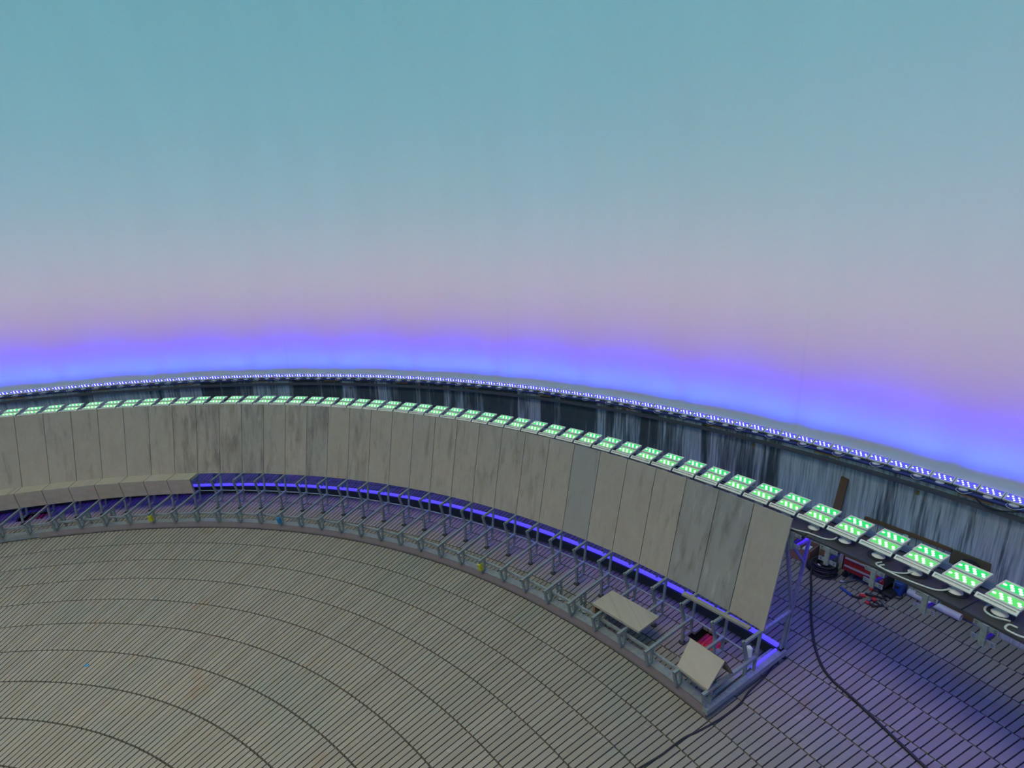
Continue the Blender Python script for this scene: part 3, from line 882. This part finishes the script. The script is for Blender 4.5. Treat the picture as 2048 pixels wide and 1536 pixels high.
tool('pincers', 'red handled pincers nearest the bench', [('handle', [(25.60, 116.86, .045), (25.62, 116.66, .045)], .045, REDP), ('jaw', [(25.62, 116.66, .04), (25.63, 116.5, .03), (25.66, 116.33, .03)], .028, RUBBER), ('handle', [(25.72, 116.86, .04), (25.84, 116.78, .04)], .03, GREYM)])
tool('trowel', 'narrow grey blade pointing away from the other tools', [('blade', [(26.03, 116.46, .03), (25.93, 116.2, .03), (25.83, 115.95, .02)], .032, GREYM), ('tip', [(25.83, 115.95, .02), (25.77, 115.82, .02)], .025, RUBBER)])
tool('hex_key', 'short dark rod lying across the front of the tools', [('rod', [(25.54, 116.46, .03), (25.68, 116.3, .03), (25.84, 116.11, .03)], .022, RUBBER)])
po = thing('tool_pouch', 'black cloth tool pouch with a wire loop by the blue crate', 'pouch', None)
m = MB(); polar_box(m, 26.30, 26.72, 116.72, 116.12, .0, .13); bevel(m.build('pouch', RUBBER, po), .05, 2)
m = MB(); m.tube([polar(26.62, 116.12, .06), polar(26.72, 115.95, .05), polar(26.6, 115.82, .04), polar(26.48, 115.9, .04), polar(26.45, 116.12, .05)], .016, 6, 4); m.build('loop', RUBBER, po, True)
m = MB(); m.tube([polar(26.3, 116.6, .06), polar(26.2, 116.4, .04), polar(26.14, 116.25, .03)], .04, 6, 3); m.build('strap', RUBBER, po, True)

# timber and fittings along the wall
m = MB(); q = [polar(26.55, 120.65, 0.0), polar(26.55, 120.10, 0.0), polar(26.61, 120.10, 0.0), polar(26.61, 120.65, 0.0)]
m.hexa(q + [polar(27.04, 120.40, 2.74), polar(27.04, 119.98, 2.70), polar(27.10, 119.98, 2.70), polar(27.10, 120.40, 2.74)])
tag(m.build('timber_plank', BROWN), 'brown timber plank leaning upright against the concrete wall', 'plank')
hatch = thing('slatted_hatch', 'pale slatted wooden hatch with a brown top rail against the wall', 'hatch', None)
na = 13
for k in range(na):
    w_ = (118.68 - 114.30) / na; a_ = 118.68 - w_ * k
    m = MB(); polar_box(m, 27.05 + .006 * (k % 2), 27.11, a_ - .02, a_ - w_ + .02, .05, 1.67 - .01 * (k % 3)); m.build('slat', PALEWOOD, hatch)
m = MB(); m.sweep([(27.0, 1.67), (27.0, 1.75), (27.1, 1.75), (27.1, 1.67)], 114.30, 118.75, .8); m.build('top_rail', BROWN, hatch)
m = MB(); m.sweep([(27.03, .02), (27.03, 1.75), (27.09, 1.75), (27.09, .02)], 112.58, 114.24, .4); tag(m.build('plywood_sheet', plain('brown_plywood', (.13, .085, .035), .75)), 'brown plywood sheet standing right of the slatted hatch', 'sheet')
jb = thing('junction_box', 'small white junction box with a blue lid on the brown sheet', 'junction box', None)
m = MB(); polar_box(m, 26.84, 27.02, 113.72, 113.32, 1.36, 1.52); bevel(m.build('body', WHITE, jb), .015)
m = MB(); polar_box(m, 26.80, 27.03, 113.80, 113.26, 1.52, 1.57); bevel(m.build('lid', CYAN, jb), .01)
m = MB(); m.tube([polar(26.95, 113.85, 1.45), polar(26.9, 114.1, 1.35), polar(26.95, 113.7, 1.62), polar(26.98, 113.3, 1.68), polar(26.98, 112.95, 1.60), polar(26.98, 112.85, 1.50)], .018, 6, 5); m.build('lead', RUBBER, jb, True)
m = MB(); m.lathe(polar(26.92, 116.45, .0), [(.065, 0), (.065, 1.70), (.05, 1.70), (.05, 1.6)], 14); tag(m.build('white_tube', WHITE), 'white plastic tube standing upright before the slatted hatch', 'pipe')
for a_, lab in ((116.42, 'yellow paper tag on the concrete wall at the right'), (126.21, 'small faded yellow tag on the concrete wall left of the timber plank'), (164.67, 'yellow strip on the concrete wall far behind the bench')):
    m = MB(); m.sweep([(27.13, 2.86), (27.13, 2.98), (27.15, 2.98), (27.15, 2.86)], a_ - .07, a_ + .07, .1); tag(m.build('paper_tag', OCHRE), lab, 'tag')
m = MB(); polar_box(m, 12.50, 12.57, 166.6, 166.85, 0.0, .012); tag(m.build('tape_scrap', CYAN), 'scrap of blue tape on the deck boards at the left', 'tape')
